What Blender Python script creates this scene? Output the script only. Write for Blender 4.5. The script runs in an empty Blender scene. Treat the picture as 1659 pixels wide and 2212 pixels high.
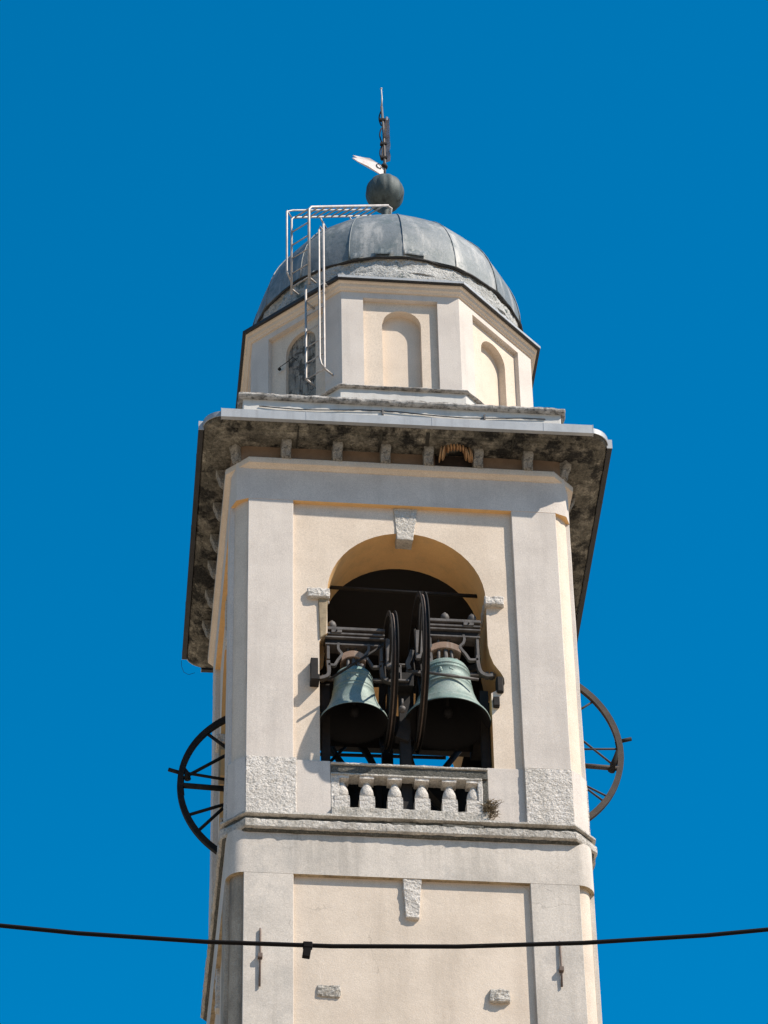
import bpy, bmesh, math, random
from mathutils import Vector, Matrix, noise
R_ = math.radians
scene = bpy.context.scene
C = scene.collection
random.seed(7)
Z0 = 37.59                                   # height of the gutter datum above the street

# ------------------------------------------------------------------ camera
cam_d = bpy.data.cameras.new('camera'); cam = bpy.data.objects.new('camera', cam_d); C.objects.link(cam)
right = Vector((0.99535656, -0.09481938, -0.01657093)); up = Vector((-0.04878944, -0.64538382, 0.7622987)); fwd = Vector((0.0829753, 0.75795053, 0.64701321))
m = Matrix.Identity(4)
for i in range(3): m[i][0], m[i][1], m[i][2] = right[i], up[i], -fwd[i]
m.translation = (-4.61557855, -42.16170731, -35.99071518 + Z0)
cam.matrix_world = m
cam_d.sensor_fit = 'HORIZONTAL'; cam_d.sensor_width = 36; cam_d.lens = 36 * 7770.9159 / 1659
cam_d.clip_start = .1; cam_d.clip_end = 6000
scene.camera = cam

# ------------------------------------------------------------------ light
SUN = Vector((.85, -.57, 1.12)).normalized()
w = bpy.data.worlds.new('World'); scene.world = w; w.use_nodes = True
nt = w.node_tree; bg = nt.nodes['Background']
sky = nt.nodes.new('ShaderNodeTexSky'); sky.sky_type = 'NISHITA'; sky.sun_disc = False
sky.sun_elevation = math.asin(SUN.z); sky.sun_rotation = math.atan2(SUN.x, SUN.y)
sky.altitude = 300; sky.air_density = 1.0; sky.dust_density = .2; sky.ozone_density = 3.0
hs = nt.nodes.new('ShaderNodeHueSaturation'); hs.inputs['Hue'].default_value = .487; hs.inputs['Saturation'].default_value = 1.45; hs.inputs['Value'].default_value = 1.0
nt.links.new(sky.outputs[0], hs.inputs['Color']); nt.links.new(hs.outputs[0], bg.inputs[0]); bg.inputs[1].default_value = .138
sd = bpy.data.lights.new('sun', 'SUN'); sd.energy = 5.0; sd.angle = R_(.5); sd.color = (1, .905, .79)
so = bpy.data.objects.new('sun', sd); C.objects.link(so); so.rotation_euler = SUN.to_track_quat('Z', 'Y').to_euler(); so.location = (20, -20, 80)
scene.view_settings.view_transform = 'Standard'; scene.view_settings.look = 'None'; scene.view_settings.gamma = 1
scene.view_settings.use_curve_mapping = False
scene.view_settings.exposure = .42

# ------------------------------------------------------------------ materials
MATS = {}
def mat(name, col, rough=.9, metal=0., mott=None, mscale=2., mamt=.5, streak=None, samt=.4, sscale=6., spots=None, spscale=40., spamt=.5,
        bump=.15, bscale=60., bdist=.01, grain=.06, gscale=120., spec=.3, crack=0., mott2=None, m2scale=.7, m2lo=.5, m2hi=.62, crust=0.):
    mt = bpy.data.materials.new(name); mt.use_nodes = True; t = mt.node_tree; n = t.nodes; L = t.links
    b = n['Principled BSDF']; b.inputs['Roughness'].default_value = rough; b.inputs['Metallic'].default_value = metal
    b.inputs['Specular IOR Level'].default_value = spec
    tc = n.new('ShaderNodeTexCoord'); obj_co = tc.outputs['Object']
    def nz(scale, detail=4, rgh=.6, co=None, dist=0):
        x = n.new('ShaderNodeTexNoise'); x.inputs['Scale'].default_value = scale; x.inputs['Detail'].default_value = detail
        x.inputs['Roughness'].default_value = rgh; x.inputs['Distortion'].default_value = dist; L.new(co or obj_co, x.inputs['Vector']); return x.outputs['Fac']
    def ramp(fac, lo, hi, amt=1.):
        x = n.new('ShaderNodeMapRange'); x.inputs[1].default_value = lo; x.inputs[2].default_value = hi; x.inputs[3].default_value = 0; x.inputs[4].default_value = amt
        x.interpolation_type = 'SMOOTHSTEP'; L.new(fac, x.inputs[0]); return x.outputs[0]
    def mix(fac, a, c, mode='MIX'):
        x = n.new('ShaderNodeMix'); x.data_type = 'RGBA'; x.blend_type = mode
        if isinstance(fac, float): x.inputs[0].default_value = fac
        else: L.new(fac, x.inputs[0])
        for s, v in ((6, a), (7, c)):
            if isinstance(v, tuple): x.inputs[s].default_value = (*v, 1)
            else: L.new(v, x.inputs[s])
        return x.outputs[2]
    c = tuple(col)
    if mott: c = mix(ramp(nz(mscale, 6, .65), .38, .68, mamt), c, mott)
    if mott2: c = mix(ramp(nz(m2scale, 7, .7), m2lo, m2hi, 1.), c, mott2)
    if streak:
        mp = n.new('ShaderNodeMapping'); mp.inputs['Scale'].default_value = (sscale, sscale, sscale * .09); L.new(obj_co, mp.inputs[0])
        c = mix(ramp(nz(1., 6, .65, mp.outputs[0]), .46, .72, samt), c, streak)
    if spots: c = mix(ramp(nz(spscale, 3, .7), .52, .66, spamt), c, spots)
    if crack:
        v = n.new('ShaderNodeTexVoronoi'); v.feature = 'DISTANCE_TO_EDGE'; v.inputs['Scale'].default_value = 1.1
        wv = n.new('ShaderNodeTexNoise'); wv.inputs['Scale'].default_value = 2.5; wv.inputs['Detail'].default_value = 5; L.new(obj_co, wv.inputs['Vector'])
        ad = n.new('ShaderNodeMix'); ad.data_type = 'VECTOR'; ad.inputs[0].default_value = .3; L.new(obj_co, ad.inputs[4]); L.new(wv.outputs['Color'], ad.inputs[5]); L.new(ad.outputs[1], v.inputs['Vector'])
        line = n.new('ShaderNodeMapRange'); line.inputs[1].default_value = 0; line.inputs[2].default_value = .006; line.inputs[3].default_value = crack; line.inputs[4].default_value = 0
        L.new(v.outputs['Distance'], line.inputs[0])
        gate = n.new('ShaderNodeMath'); gate.operation = 'MULTIPLY'; L.new(line.outputs[0], gate.inputs[0]); L.new(ramp(nz(.9, 3), .5, .6), gate.inputs[1])
        c = mix(gate.outputs[0], c, (.12, .1, .08))
    if grain:
        g = n.new('ShaderNodeMapRange'); g.inputs[1].default_value = .3; g.inputs[2].default_value = .7; g.inputs[3].default_value = 1 - grain * 2; g.inputs[4].default_value = 1 + grain * 2
        L.new(nz(gscale, 2, .8), g.inputs[0])
        cc = n.new('ShaderNodeCombineColor'); [L.new(g.outputs[0], cc.inputs[i]) for i in range(3)]
        c = mix(1., c, cc.outputs[0], 'MULTIPLY')
    if isinstance(c, tuple): b.inputs['Base Color'].default_value = (*c, 1)
    else: L.new(c, b.inputs['Base Color'])
    if bump:
        h = nz(bscale, 5, .65)
        if crust:
            a = n.new('ShaderNodeMath'); a.operation = 'MULTIPLY_ADD'; L.new(nz(bscale * .22, 4, .6), a.inputs[0]); a.inputs[1].default_value = crust; L.new(h, a.inputs[2]); h = a.outputs[0]
        bp = n.new('ShaderNodeBump'); bp.inputs['Strength'].default_value = bump; bp.inputs['Distance'].default_value = bdist
        L.new(h, bp.inputs['Height']); L.new(bp.outputs[0], b.inputs['Normal'])
    MATS[name] = mt; return mt

mat('stucco_grey', (.625, .565, .505), mott=(.53, .475, .425), mscale=1.6, mamt=.7, streak=(.44, .40, .36), samt=.4, sscale=3.5, bump=.22, bscale=50, bdist=.009, grain=.08, gscale=70, crust=1.2)
mat('stucco_cream', (.69, .585, .475), mott=(.59, .495, .395), mscale=1.5, mamt=.7, streak=(.52, .42, .33), samt=.3, sscale=3., bump=.22, bscale=50, bdist=.009, grain=.08, gscale=70, crust=1.2)
mat('stucco_old_grey', (.625, .565, .495), mott=(.46, .42, .37), mscale=1.3, mamt=.7, streak=(.33, .30, .26), samt=.55, sscale=2.6, mott2=(.50, .46, .41), m2scale=.8, m2lo=.52, m2hi=.66, bump=.26, bscale=45, bdist=.01, grain=.08, gscale=70, crack=.3, crust=1.4)
mat('stucco_old_cream', (.68, .58, .475), mott=(.55, .465, .375), mscale=1.3, mamt=.7, streak=(.44, .37, .30), samt=.5, sscale=2.2, mott2=(.62, .52, .42), m2scale=.8, m2lo=.52, m2hi=.66, bump=.26, bscale=45, bdist=.01, grain=.08, gscale=70, crack=.3, crust=1.4)
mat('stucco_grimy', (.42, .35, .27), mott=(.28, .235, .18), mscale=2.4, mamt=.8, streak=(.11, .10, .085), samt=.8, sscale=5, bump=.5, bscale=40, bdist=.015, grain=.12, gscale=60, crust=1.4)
mat('stucco_ochre_bounce', (.74, .46, .20), mott=(.64, .39, .17), mscale=2, mamt=.6, streak=(.4, .28, .16), samt=.3, bump=.25, bscale=70, grain=.05, gscale=90)
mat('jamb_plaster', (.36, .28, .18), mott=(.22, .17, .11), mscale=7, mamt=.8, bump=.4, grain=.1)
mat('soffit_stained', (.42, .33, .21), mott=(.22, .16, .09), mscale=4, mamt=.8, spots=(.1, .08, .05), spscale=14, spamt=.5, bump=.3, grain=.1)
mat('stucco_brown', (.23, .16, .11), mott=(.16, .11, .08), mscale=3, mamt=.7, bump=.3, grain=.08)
mat('granite', (.68, .635, .58), mott=(.47, .435, .385), mscale=3, mamt=.55, streak=(.34, .31, .26), samt=.3, sscale=4, spots=(.26, .24, .21), spscale=36, spamt=.5, bump=1., bscale=18, bdist=.045, grain=.16, gscale=55)
mat('granite_worn', (.60, .56, .50), mott=(.38, .35, .30), mscale=3, mamt=.7, streak=(.20, .18, .15), samt=.5, sscale=4, spots=(.16, .15, .125), spscale=30, spamt=.6, bump=1., bscale=22, bdist=.04, grain=.16, gscale=60)
mat('granite_mossy', (.105, .10, .085), mott=(.05, .05, .042), mscale=5, mamt=.8, spots=(.24, .23, .20), spscale=34, spamt=.5, bump=.9, bscale=35, bdist=.03, grain=.2, gscale=60)
mat('cornice_stone', (.16, .146, .115), mott=(.075, .07, .057), mscale=2.2, mamt=.9, mott2=(.02, .019, .017), m2scale=2.6, m2lo=.48, m2hi=.56, streak=(.42, .385, .31), samt=.75, sscale=4, spots=(.045, .042, .035), spscale=20, spamt=.75, bump=1., bscale=9, bdist=.08, grain=.25, gscale=40)
mat('damp_black', (.035, .033, .028), mott=(.07, .065, .05), mscale=12, mamt=.7, bump=.6, grain=.2)
mat('bracket_stone', (.34, .32, .285), mott=(.14, .13, .12), mscale=6, mamt=.85, spots=(.06, .06, .055), spscale=22, spamt=.7, bump=1., bscale=18, bdist=.04, grain=.2, gscale=60)
mat('coping_slate', (.48, .45, .41), mott=(.17, .155, .135), mscale=4, mamt=.9, streak=(.07, .065, .06), samt=.85, sscale=9, spots=(.05, .048, .045), spscale=16, spamt=.6, bump=.8, bscale=25, bdist=.02, grain=.15)
mat('attic_render', (.60, .58, .54), mott=(.45, .43, .40), mscale=2, mamt=.5, streak=(.33, .31, .28), samt=.35, bump=.3, grain=.06)
mat('mortar_rough', (.52, .51, .48), mott=(.30, .31, .30), mscale=3, mamt=.7, mott2=(.11, .14, .13), m2scale=1.8, m2lo=.56, m2hi=.63, spots=(.14, .15, .14), spscale=20, spamt=.5, bump=1., bscale=20, bdist=.05, grain=.15, gscale=50)
mat('zinc', (.37, .385, .395), rough=.6, metal=.25, mott=(.29, .31, .325), mscale=3, mamt=.7, streak=(.24, .25, .26), samt=.5, sscale=8, bump=.08, grain=.06, spec=.4)
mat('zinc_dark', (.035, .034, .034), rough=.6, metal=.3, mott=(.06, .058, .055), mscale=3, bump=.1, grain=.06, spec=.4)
mat('dome_lead', (.165, .183, .19), rough=.6, metal=.1, mott=(.12, .145, .15), mscale=1.2, mamt=.9, streak=(.42, .41, .385), samt=.75, sscale=4.2, mott2=(.27, .28, .28), m2scale=.8, m2lo=.5, m2hi=.68, spots=(.085, .115, .115), spscale=5, spamt=.5, bump=.3, bscale=4, bdist=.04, grain=.09, gscale=60, spec=.4)
mat('copper_dark', (.085, .105, .102), rough=.65, metal=.1, mott=(.045, .06, .06), mscale=4, mamt=.8, streak=(.02, .026, .026), samt=.9, sscale=9, bump=.25, bscale=20, grain=.12, spec=.35)
mat('bronze_patina', (.175, .235, .21), rough=.6, metal=.2, mott=(.29, .33, .30), mscale=2.6, mamt=.75, streak=(.06, .10, .09), samt=.55, sscale=5, mott2=(.11, .20, .175), m2scale=1.8, m2lo=.5, m2hi=.64, spots=(.27, .28, .245), spscale=14, spamt=.35, bump=.3, bscale=30, bdist=.006, grain=.12, gscale=60, spec=.5)
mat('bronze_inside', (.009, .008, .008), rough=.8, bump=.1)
mat('iron_black', (.016, .0145, .0135), rough=.75, metal=.0, mott=(.03, .025, .022), mscale=8, mamt=.7, bump=.15, bscale=60, grain=.1, spec=.2)
mat('iron_grey', (.135, .122, .113), rough=.6, metal=.0, mott=(.065, .058, .053), mscale=7, mamt=.85, streak=(.035, .03, .028), samt=.55, bump=.2, bscale=50, grain=.1, spec=.3)
mat('iron_brown', (.05, .041, .036), rough=.75, metal=.1, mott=(.08, .064, .055), mscale=5, mamt=.7, bump=.25, bscale=50, grain=.12, spec=.3)
mat('iron_rust', (.14, .10, .08), rough=.75, metal=.2, mott=(.22, .17, .14), mscale=5, mamt=.7, bump=.25, bscale=50, grain=.12, spec=.4)
mat('wood_yoke', (.26, .17, .12), rough=.8, mott=(.17, .11, .08), mscale=6, mamt=.7, streak=(.40, .33, .27), samt=.5, sscale=12, bump=.4, bscale=40, grain=.12)
mat('steel_galv', (.47, .435, .405), rough=.55, metal=.25, mott=(.33, .30, .27), mscale=9, mamt=.7, streak=(.25, .21, .17), samt=.5, sscale=14, bump=.05, grain=.05, spec=.5)
mat('vane_white', (.70, .64, .62), rough=.7, mott=(.5, .43, .41), mscale=6, mamt=.6, bump=.1, grain=.06)
mat('cross_iron', (.30, .285, .30), rough=.7, metal=.2, mott=(.12, .12, .14), mscale=9, mamt=.8, bump=.3, grain=.1)
mat('comb_wax', (.46, .27, .13), rough=.7, mott=(.26, .14, .07), mscale=9, mamt=.8, bump=.5, bscale=90, bdist=.01, grain=.12)
mat('cavity', (.03, .022, .018), mott=(.06, .04, .03), mscale=9, bump=.3)
mat('dry_stem', (.20, .15, .09), mott=(.10, .08, .05), mscale=20, bump=0)
mat('cable_black', (.007, .006, .006), rough=.85, bump=0, grain=.05, spec=.1)
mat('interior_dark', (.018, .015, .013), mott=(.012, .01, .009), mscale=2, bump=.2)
mat('niche_board', (.38, .345, .295), mott=(.24, .22, .19), mscale=6, mamt=.8, streak=(.03, .028, .026), samt=1., sscale=17, mott2=(.10, .092, .08), m2scale=8, m2lo=.50, m2hi=.56, bump=1., bscale=14, bdist=.06, grain=.15)
mat('blocker_green', (.035, .055, .025), mott=(.06, .08, .035), mscale=.02, mamt=.8, bump=.6, bscale=.2, bdist=2., grain=.2, gscale=.3)
mat('ground_paving', (.43, .34, .25), mott=(.31, .25, .18), mscale=.05, mamt=.6, bump=.2, bscale=3, grain=.1)

# ------------------------------------------------------------------ mesh helpers
class MB:
    def __init__(s): s.v = []; s.f = []; s.sm = []
    def add(s, vs, fs, smooth=False):
        o = len(s.v); s.v += [tuple(v) for v in vs]
        for f in fs: s.f.append([o + i for i in f]); s.sm.append(smooth)
        return s
    def box(s, x0, x1, y0, y1, z0, z1):
        v = [(x0, y0, z0), (x1, y0, z0), (x1, y1, z0), (x0, y1, z0), (x0, y0, z1), (x1, y0, z1), (x1, y1, z1), (x0, y1, z1)]
        return s.add(v, [(0, 3, 2, 1), (4, 5, 6, 7), (0, 1, 5, 4), (1, 2, 6, 5), (2, 3, 7, 6), (3, 0, 4, 7)])
    def prism(s, poly, y0, y1):                       # polygon in x-z extruded along y (y0 nearer)
        n = len(poly); a = [(x, y0, z) for x, z in poly]; b = [(x, y1, z) for x, z in poly]
        return s.add(a + b, [list(range(n)), list(range(2 * n - 1, n - 1, -1))] + [(i, i + n, (i + 1) % n + n, (i + 1) % n) for i in range(n)])
    def prism_x(s, poly, x0, x1):                     # polygon in y-z extruded along x
        n = len(poly); a = [(x0, y, z) for y, z in poly]; b = [(x1, y, z) for y, z in poly]
        return s.add(a + b, [list(range(n)), list(range(2 * n - 1, n - 1, -1))] + [(i, i + n, (i + 1) % n + n, (i + 1) % n) for i in range(n)])
    def loft(s, rings, closed=True, caps=(False, False), smooth=False):
        n = len(rings[0]); vs = [p for r in rings for p in r]; fs = []
        for k in range(len(rings) - 1):
            for i in range(n if closed else n - 1):
                j = (i + 1) % n; fs.append((k * n + i, k * n + j, (k + 1) * n + j, (k + 1) * n + i))
        if caps[0]: fs.append(list(range(n - 1, -1, -1)))
        if caps[1]: fs.append([(len(rings) - 1) * n + i for i in range(n)])
        return s.add(vs, fs, smooth)
    def tube(s, pts, r, n=8, smooth=True, r2=None):
        pts = [Vector(p) for p in pts]; rings = []
        prev = None
        for i, p in enumerate(pts):
            d = (pts[min(i + 1, len(pts) - 1)] - pts[max(i - 1, 0)]).normalized()
            if prev is None:
                u = d.orthogonal().normalized()
            else:
                u = (prev - d * prev.dot(d)).normalized()
            prev = u; v_ = d.cross(u)
            rr = r if r2 is None else r + (r2 - r) * i / (len(pts) - 1)
            rings.append([p + (u * math.cos(a) + v_ * math.sin(a)) * rr for a in [2 * math.pi * k / n for k in range(n)]])
        return s.loft(rings, caps=(True, True), smooth=smooth)
    def lathe(s, prof, c=(0, 0, 0), n=32, axis='z', smooth=True, caps=(False, False)):
        rings = []
        for r, h in prof:
            ring = []
            for k in range(n):
                a = 2 * math.pi * k / n; x, y = r * math.cos(a), r * math.sin(a)
                p = {'z': (x, y, h), 'x': (h, x, y), 'y': (x, h, y)}[axis]
                ring.append((p[0] + c[0], p[1] + c[1], p[2] + c[2]))
            rings.append(ring)
        return s.loft(rings, caps=caps, smooth=smooth)
    def ball(s, c, r, n=16, k=10, sz=1.):
        return s.lathe([(max(r * math.sin(math.pi * i / k), 1e-4), -r * sz * math.cos(math.pi * i / k)) for i in range(k + 1)], c, n)

def link(name, me, m, parent=None, loc=None):
    o = bpy.data.objects.new(name, me); C.objects.link(o)
    if m: me.materials.clear(); me.materials.append(MATS[m])
    if parent: o.parent = parent
    if loc: o.location = loc
    return o
def obj(name, mb, m, parent=None, bevel=0, rough=0, rscale=6., sub=0, autosmooth=False, seed=0, origin=None, segs=1):
    """one mesh object; bevel rounds the edges, sub cuts long edges, rough weathers the surface with noise"""
    me = bpy.data.meshes.new(name)
    vs = mb.v
    if origin: vs = [(x - origin[0], y - origin[1], z - origin[2]) for x, y, z in vs]
    me.from_pydata(vs, [], mb.f); me.polygons.foreach_set('use_smooth', mb.sm)
    if bevel or sub or rough or True:
        b = bmesh.new(); b.from_mesh(me)
        bmesh.ops.recalc_face_normals(b, faces=b.faces)
        if bevel:
            es = [e for e in b.edges if len(e.link_faces) == 2 and e.calc_face_angle(0) > .5]
            bmesh.ops.bevel(b, geom=es, offset=bevel, segments=segs, affect='EDGES', profile=.6)
        if sub:
            for _ in range(9):
                es = [e for e in b.edges if e.calc_length() > sub]
                if not es: break
                bmesh.ops.subdivide_edges(b, edges=es, cuts=1, use_grid_fill=True)
                bmesh.ops.triangulate(b, faces=[f for f in b.faces if len(f.verts) > 4])
        if rough:
            b.normal_update()
            off = Vector((seed * 3.7, seed * 1.3, seed * 2.1))
            mv = [(v, v.normal.copy()) for v in b.verts]
            for v, nn in mv:
                p = (v.co + (Vector(origin) if origin else Vector())) * rscale + off
                a = noise.noise(p) + .5 * noise.noise(p * 2.3) + .3 * noise.noise(p * 5.1)
                v.co += nn * a * rough
        b.to_mesh(me); b.free()
    o = link(name, me, m, parent)
    if origin: o.location = origin
    if autosmooth:
        for p in me.polygons: p.use_smooth = True
        me.set_sharp_from_angle(angle=R_(35))
    return o
def share(o, parent, loc, rotz=None, name=None):
    c = o.copy(); C.objects.link(c); c.parent = parent; c.location = loc
    if rotz is not None: c.rotation_euler = (0, 0, rotz)
    return c
def thing(name, label, cat, loc=(0, 0, 0), group=None):
    o = bpy.data.objects.new(name, None); C.objects.link(o); o.location = loc; o['label'] = label; o['category'] = cat
    o.empty_display_size = .3
    if group: o['group'] = group
    return o
def rr(h, r, z, n=7, cx=0, cy=0):                      # rounded square ring
    out = []
    for q, (sx, sy) in enumerate(((1, 1), (-1, 1), (-1, -1), (1, -1))):
        for k in range(n + 1):
            a = math.pi / 2 * (q + k / n)
            out.append((cx + sx * (h - r) + r * math.cos(a), cy + sy * (h - r) + r * math.sin(a), z))
    return out
def moulding(prof, cr=2.25, n=7):                      # prof: list of (half size, z); corners stay concentric about (cr, cr)
    b = MB(); b.loft([rr(h, max(h - cr, .02), z, n) for h, z in prof]); return b
def soffit(o, m_):                                      # underside colour: stains on the shaft, painted warm bounce light on the belfry
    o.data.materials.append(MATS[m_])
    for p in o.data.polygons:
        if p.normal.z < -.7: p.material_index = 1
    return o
def rot4(o, parent):                                   # copies of a part on the other three sides
    for k in (1, 2, 3):
        c = o.copy(); C.objects.link(c); c.parent = parent
        c.rotation_euler = (0, 0, k * math.pi / 2)
        c.location = Matrix.Rotation(k * math.pi / 2, 3, 'Z') @ o.location

# ------------------------------------------------------------------ ground
g = MB(); g.add([(-3000, -3000, 0), (3000, -3000, 0), (3000, 3000, 0), (-3000, 3000, 0)], [(0, 1, 2, 3)])
go = obj('ground', g, 'ground_paving'); go['kind'] = 'structure'; go['label'] = 'pale paved ground at the foot of the bell tower'; go['category'] = 'ground'

hb = MB(); rings = []  # unseen ring of slopes, added to cut low sky light on the walls
for ri, (rad, hgt) in enumerate(((260, -2), (420, 40), (620, 120), (900, 230), (1250, 340), (1700, 420), (2400, 380))):
    ring = []
    for k in range(120):
        a = 2 * math.pi * k / 120; d = noise.noise(Vector((math.cos(a) * 2.2, math.sin(a) * 2.2, ri * .35))); d2 = noise.noise(Vector((math.cos(a) * 9, math.sin(a) * 9, ri * 1.1)))
        ring.append((rad * math.cos(a) * (1 + .12 * d), rad * math.sin(a) * (1 + .12 * d), hgt * (1 + .35 * d + .12 * d2) if hgt > 0 else hgt))
    rings.append(ring)
hb.loft(rings, smooth=True); ho_ = obj('horizon_blocker', hb, 'blocker_green'); ho_['kind'] = 'structure'; ho_['label'] = 'dark green hilly ring added out of view to block low sky light'; ho_['category'] = 'horizon_blocker'

# ------------------------------------------------------------------ tower
T = thing('bell_tower', 'cream and grey stucco bell tower with arched belfry, heavy stone cornice and lead dome', 'bell tower', (0, 0, Z0))
# --- shaft below the belfry
obj('shaft_wall', moulding([(2.43, -Z0), (2.43, -7.9)]), 'stucco_old_cream', T, autosmooth=True)
p = obj('shaft_pier', MB().box(1.595, 2.262, -2.493, -2.428, -Z0, -8.45), 'stucco_old_grey', T, bevel=.006)
q_ = obj('shaft_pier', MB().box(-2.262, -1.595, -2.493, -2.428, -Z0, -8.45), 'stucco_old_grey', T, bevel=.006)
rot4(p, T); rot4(q_, T)
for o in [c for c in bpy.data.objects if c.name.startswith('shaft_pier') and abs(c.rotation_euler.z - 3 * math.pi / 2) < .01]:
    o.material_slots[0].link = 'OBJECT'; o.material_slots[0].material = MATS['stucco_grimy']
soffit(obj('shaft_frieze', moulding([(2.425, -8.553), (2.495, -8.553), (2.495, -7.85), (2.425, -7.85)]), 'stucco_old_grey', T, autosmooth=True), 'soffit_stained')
ks = obj('shaft_keystone', MB().prism([(-.13, -8.52), (.133, -8.52), (.08, -9.175), (-.095, -9.165)], -2.482, -2.40), 'granite', T, bevel=.008, sub=.06, rough=.012, rscale=9)
rot4(ks, T)
for x0, x1, z0, z1, s in ((-1.28, -.975, -10.44, -10.255, 1), (.985, 1.258, -10.435, -10.245, 2)):
    obj('putlog_stone', MB().box(x0, x1, -2.425 - .035 * s, -2.40, z0, z1), 'granite_worn', T, bevel=.03, sub=.05, rough=.022, rscale=11, seed=s, segs=2)
for x, z0, z1, zk in ((-2.036, -10.36, -9.46, -9.90), (1.945, -10.19, -9.48, -9.93)):
    an = MB(); an.tube([(x, -2.515, z1), (x + .002, -2.52, zk), (x - .004, -2.515, z0)], .014, 6); an.box(x - .03, x + .03, -2.56, -2.49, zk - .03, zk + .03)
    obj('tie_anchor', an, 'iron_rust', T)
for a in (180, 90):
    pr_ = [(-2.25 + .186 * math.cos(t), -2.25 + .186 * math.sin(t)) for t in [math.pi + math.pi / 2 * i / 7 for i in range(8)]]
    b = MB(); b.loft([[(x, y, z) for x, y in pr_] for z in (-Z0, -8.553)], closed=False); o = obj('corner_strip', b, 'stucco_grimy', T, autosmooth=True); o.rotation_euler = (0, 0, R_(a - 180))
# --- string course
obj('string_course', moulding([(2.45, -7.872), (2.556, -7.868), (2.578, -7.848), (2.578, -7.742), (2.562, -7.725), (2.45, -7.722)], n=1), 'granite_worn', T, sub=.06, rough=.013, rscale=9, autosmooth=True)
obj('course_slab', moulding([(2.45, -7.648), (2.55, -7.645), (2.572, -7.632), (2.567, -7.602), (2.55, -7.592), (2.40, -7.592)], n=1), 'granite_worn', T, sub=.06, rough=.011, rscale=8, seed=5, autosmooth=True)
obj('course_groove', moulding([(2.514, -7.74), (2.512, -7.63)], n=1), 'granite_mossy', T, sub=.08, rough=.006)
obj('course_drip', moulding([(2.40, -7.905), (2.515, -7.90), (2.535, -7.885), (2.54, -7.865)], n=1), 'granite_mossy', T, sub=.08, rough=.008)
for x0, x1 in ((-.27, .06), (.42, .98)):
    obj('repair_patch', MB().box(x0, x1, -2.578, -2.54, -7.745, -7.70), 'granite_mossy', T, bevel=.006, sub=.06, rough=.008)
# --- pedestal zone
PED = (-7.6, -6.635)
def arch_hole(cx=.035, zs=-3.62, ra=1.14, rv=1.17):
    pts = [(-1.222, PED[0] + .0)]
    pts += [(-1.222, -4.52), (-1.19, -4.45), (-1.105, -4.35), (cx - ra, zs)]
    for k in range(1, 24):
        a = math.pi * (1 - k / 24); pts.append((cx + ra * math.cos(a), zs + rv * math.sin(a)))
    pts += [(cx + ra, zs), (1.175, -4.45), (1.20, -4.62), (1.25, -4.78), (1.34, -4.92), (1.385, -5.02), (1.39, -5.12), (1.36, -5.2), (1.25, -5.26), (1.195, -5.3), (1.185, PED[0])]
    return pts
HOLE = arch_hole()
REAR = arch_hole(-.12, -3.40, 1.20, 1.22)
b = MB()
for k in range(4):
    Rm = Matrix.Rotation(k * math.pi / 2, 3, 'Z')
    def P3(x, y, z): return tuple(Rm @ Vector((x, y, z)))
    h = REAR if k == 2 else HOLE; n = len(h)
    for y, flip in ((-2.41, 0), (-1.60, 1)):
        xe = 2.25 if not flip else 1.60
        poly = [(-xe, PED[0])] + h + [(xe, PED[0]), (xe, -1.0), (-xe, -1.0)]
        idx = list(range(len(poly)));
        b.add([P3(x, y, z) for x, z in poly], [idx if not flip else idx[::-1]])
    cr_ = []
    for i in range(7): 
        a = math.pi + math.pi / 2 * i / 6; rr_ = .18 * (1 - .17 * abs(math.sin(2 * a))); cr_.append((-2.25 + rr_ * math.cos(a), -2.25 + rr_ * math.sin(a)))
    b.loft([[P3(x, y, z) for x, y in cr_] for z in (PED[0], -1.0)], closed=False)
BW = obj('belfry_wall', b, 'stucco_cream', T)
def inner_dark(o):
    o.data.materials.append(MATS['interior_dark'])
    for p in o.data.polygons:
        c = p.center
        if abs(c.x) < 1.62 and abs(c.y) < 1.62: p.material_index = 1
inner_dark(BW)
b = MB(); b.loft([[(x, -2.41, z) for x, z in HOLE], [(x, -1.60, z) for x, z in HOLE]], closed=False)
me_o = obj('arch_reveal', b, 'stucco_ochre_bounce', T, autosmooth=True)
for k in (1, 3): share(me_o, T, (0, 0, 0), k * math.pi / 2)
b = MB(); b.loft([[(x, -2.41, z) for x, z in REAR], [(x, -1.60, z) for x, z in REAR]], closed=False); o = obj('arch_reveal', b, 'stucco_ochre_bounce', T, autosmooth=True); o.rotation_euler = (0, 0, math.pi)
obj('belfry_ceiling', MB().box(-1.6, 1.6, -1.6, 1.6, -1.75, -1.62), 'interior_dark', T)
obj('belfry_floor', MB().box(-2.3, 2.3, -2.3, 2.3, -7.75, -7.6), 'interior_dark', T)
for s in (-1, 1):
    x0, x1 = (1.595, 2.25) if s > 0 else (-2.25, -1.595)
    rot4(obj('belfry_pier', MB().box(x0, x1, -2.488, -2.405, PED[1], -1.90), 'stucco_grey', T, bevel=.008, sub=.22, rough=.004, rscale=2.2, seed=s), T)
    rot4(obj('corner_stone', MB().box(x0, x1 if s > 0 else -1.555, -2.50, -2.42, PED[0] + .003, PED[1] + (0 if s > 0 else .012)), 'granite', T, bevel=.008, sub=.07, rough=.008, rscale=12, seed=s), T)
    rot4(obj('pedestal_panel', MB().box(1.085, 1.60, -2.432, -2.40, PED[0] + .003, PED[1] + .02) if s > 0 else MB().box(-1.56, -1.085, -2.474, -2.40, PED[0] + .003, PED[1] - .01), 'stucco_grey', T, bevel=.006), T)
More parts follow.
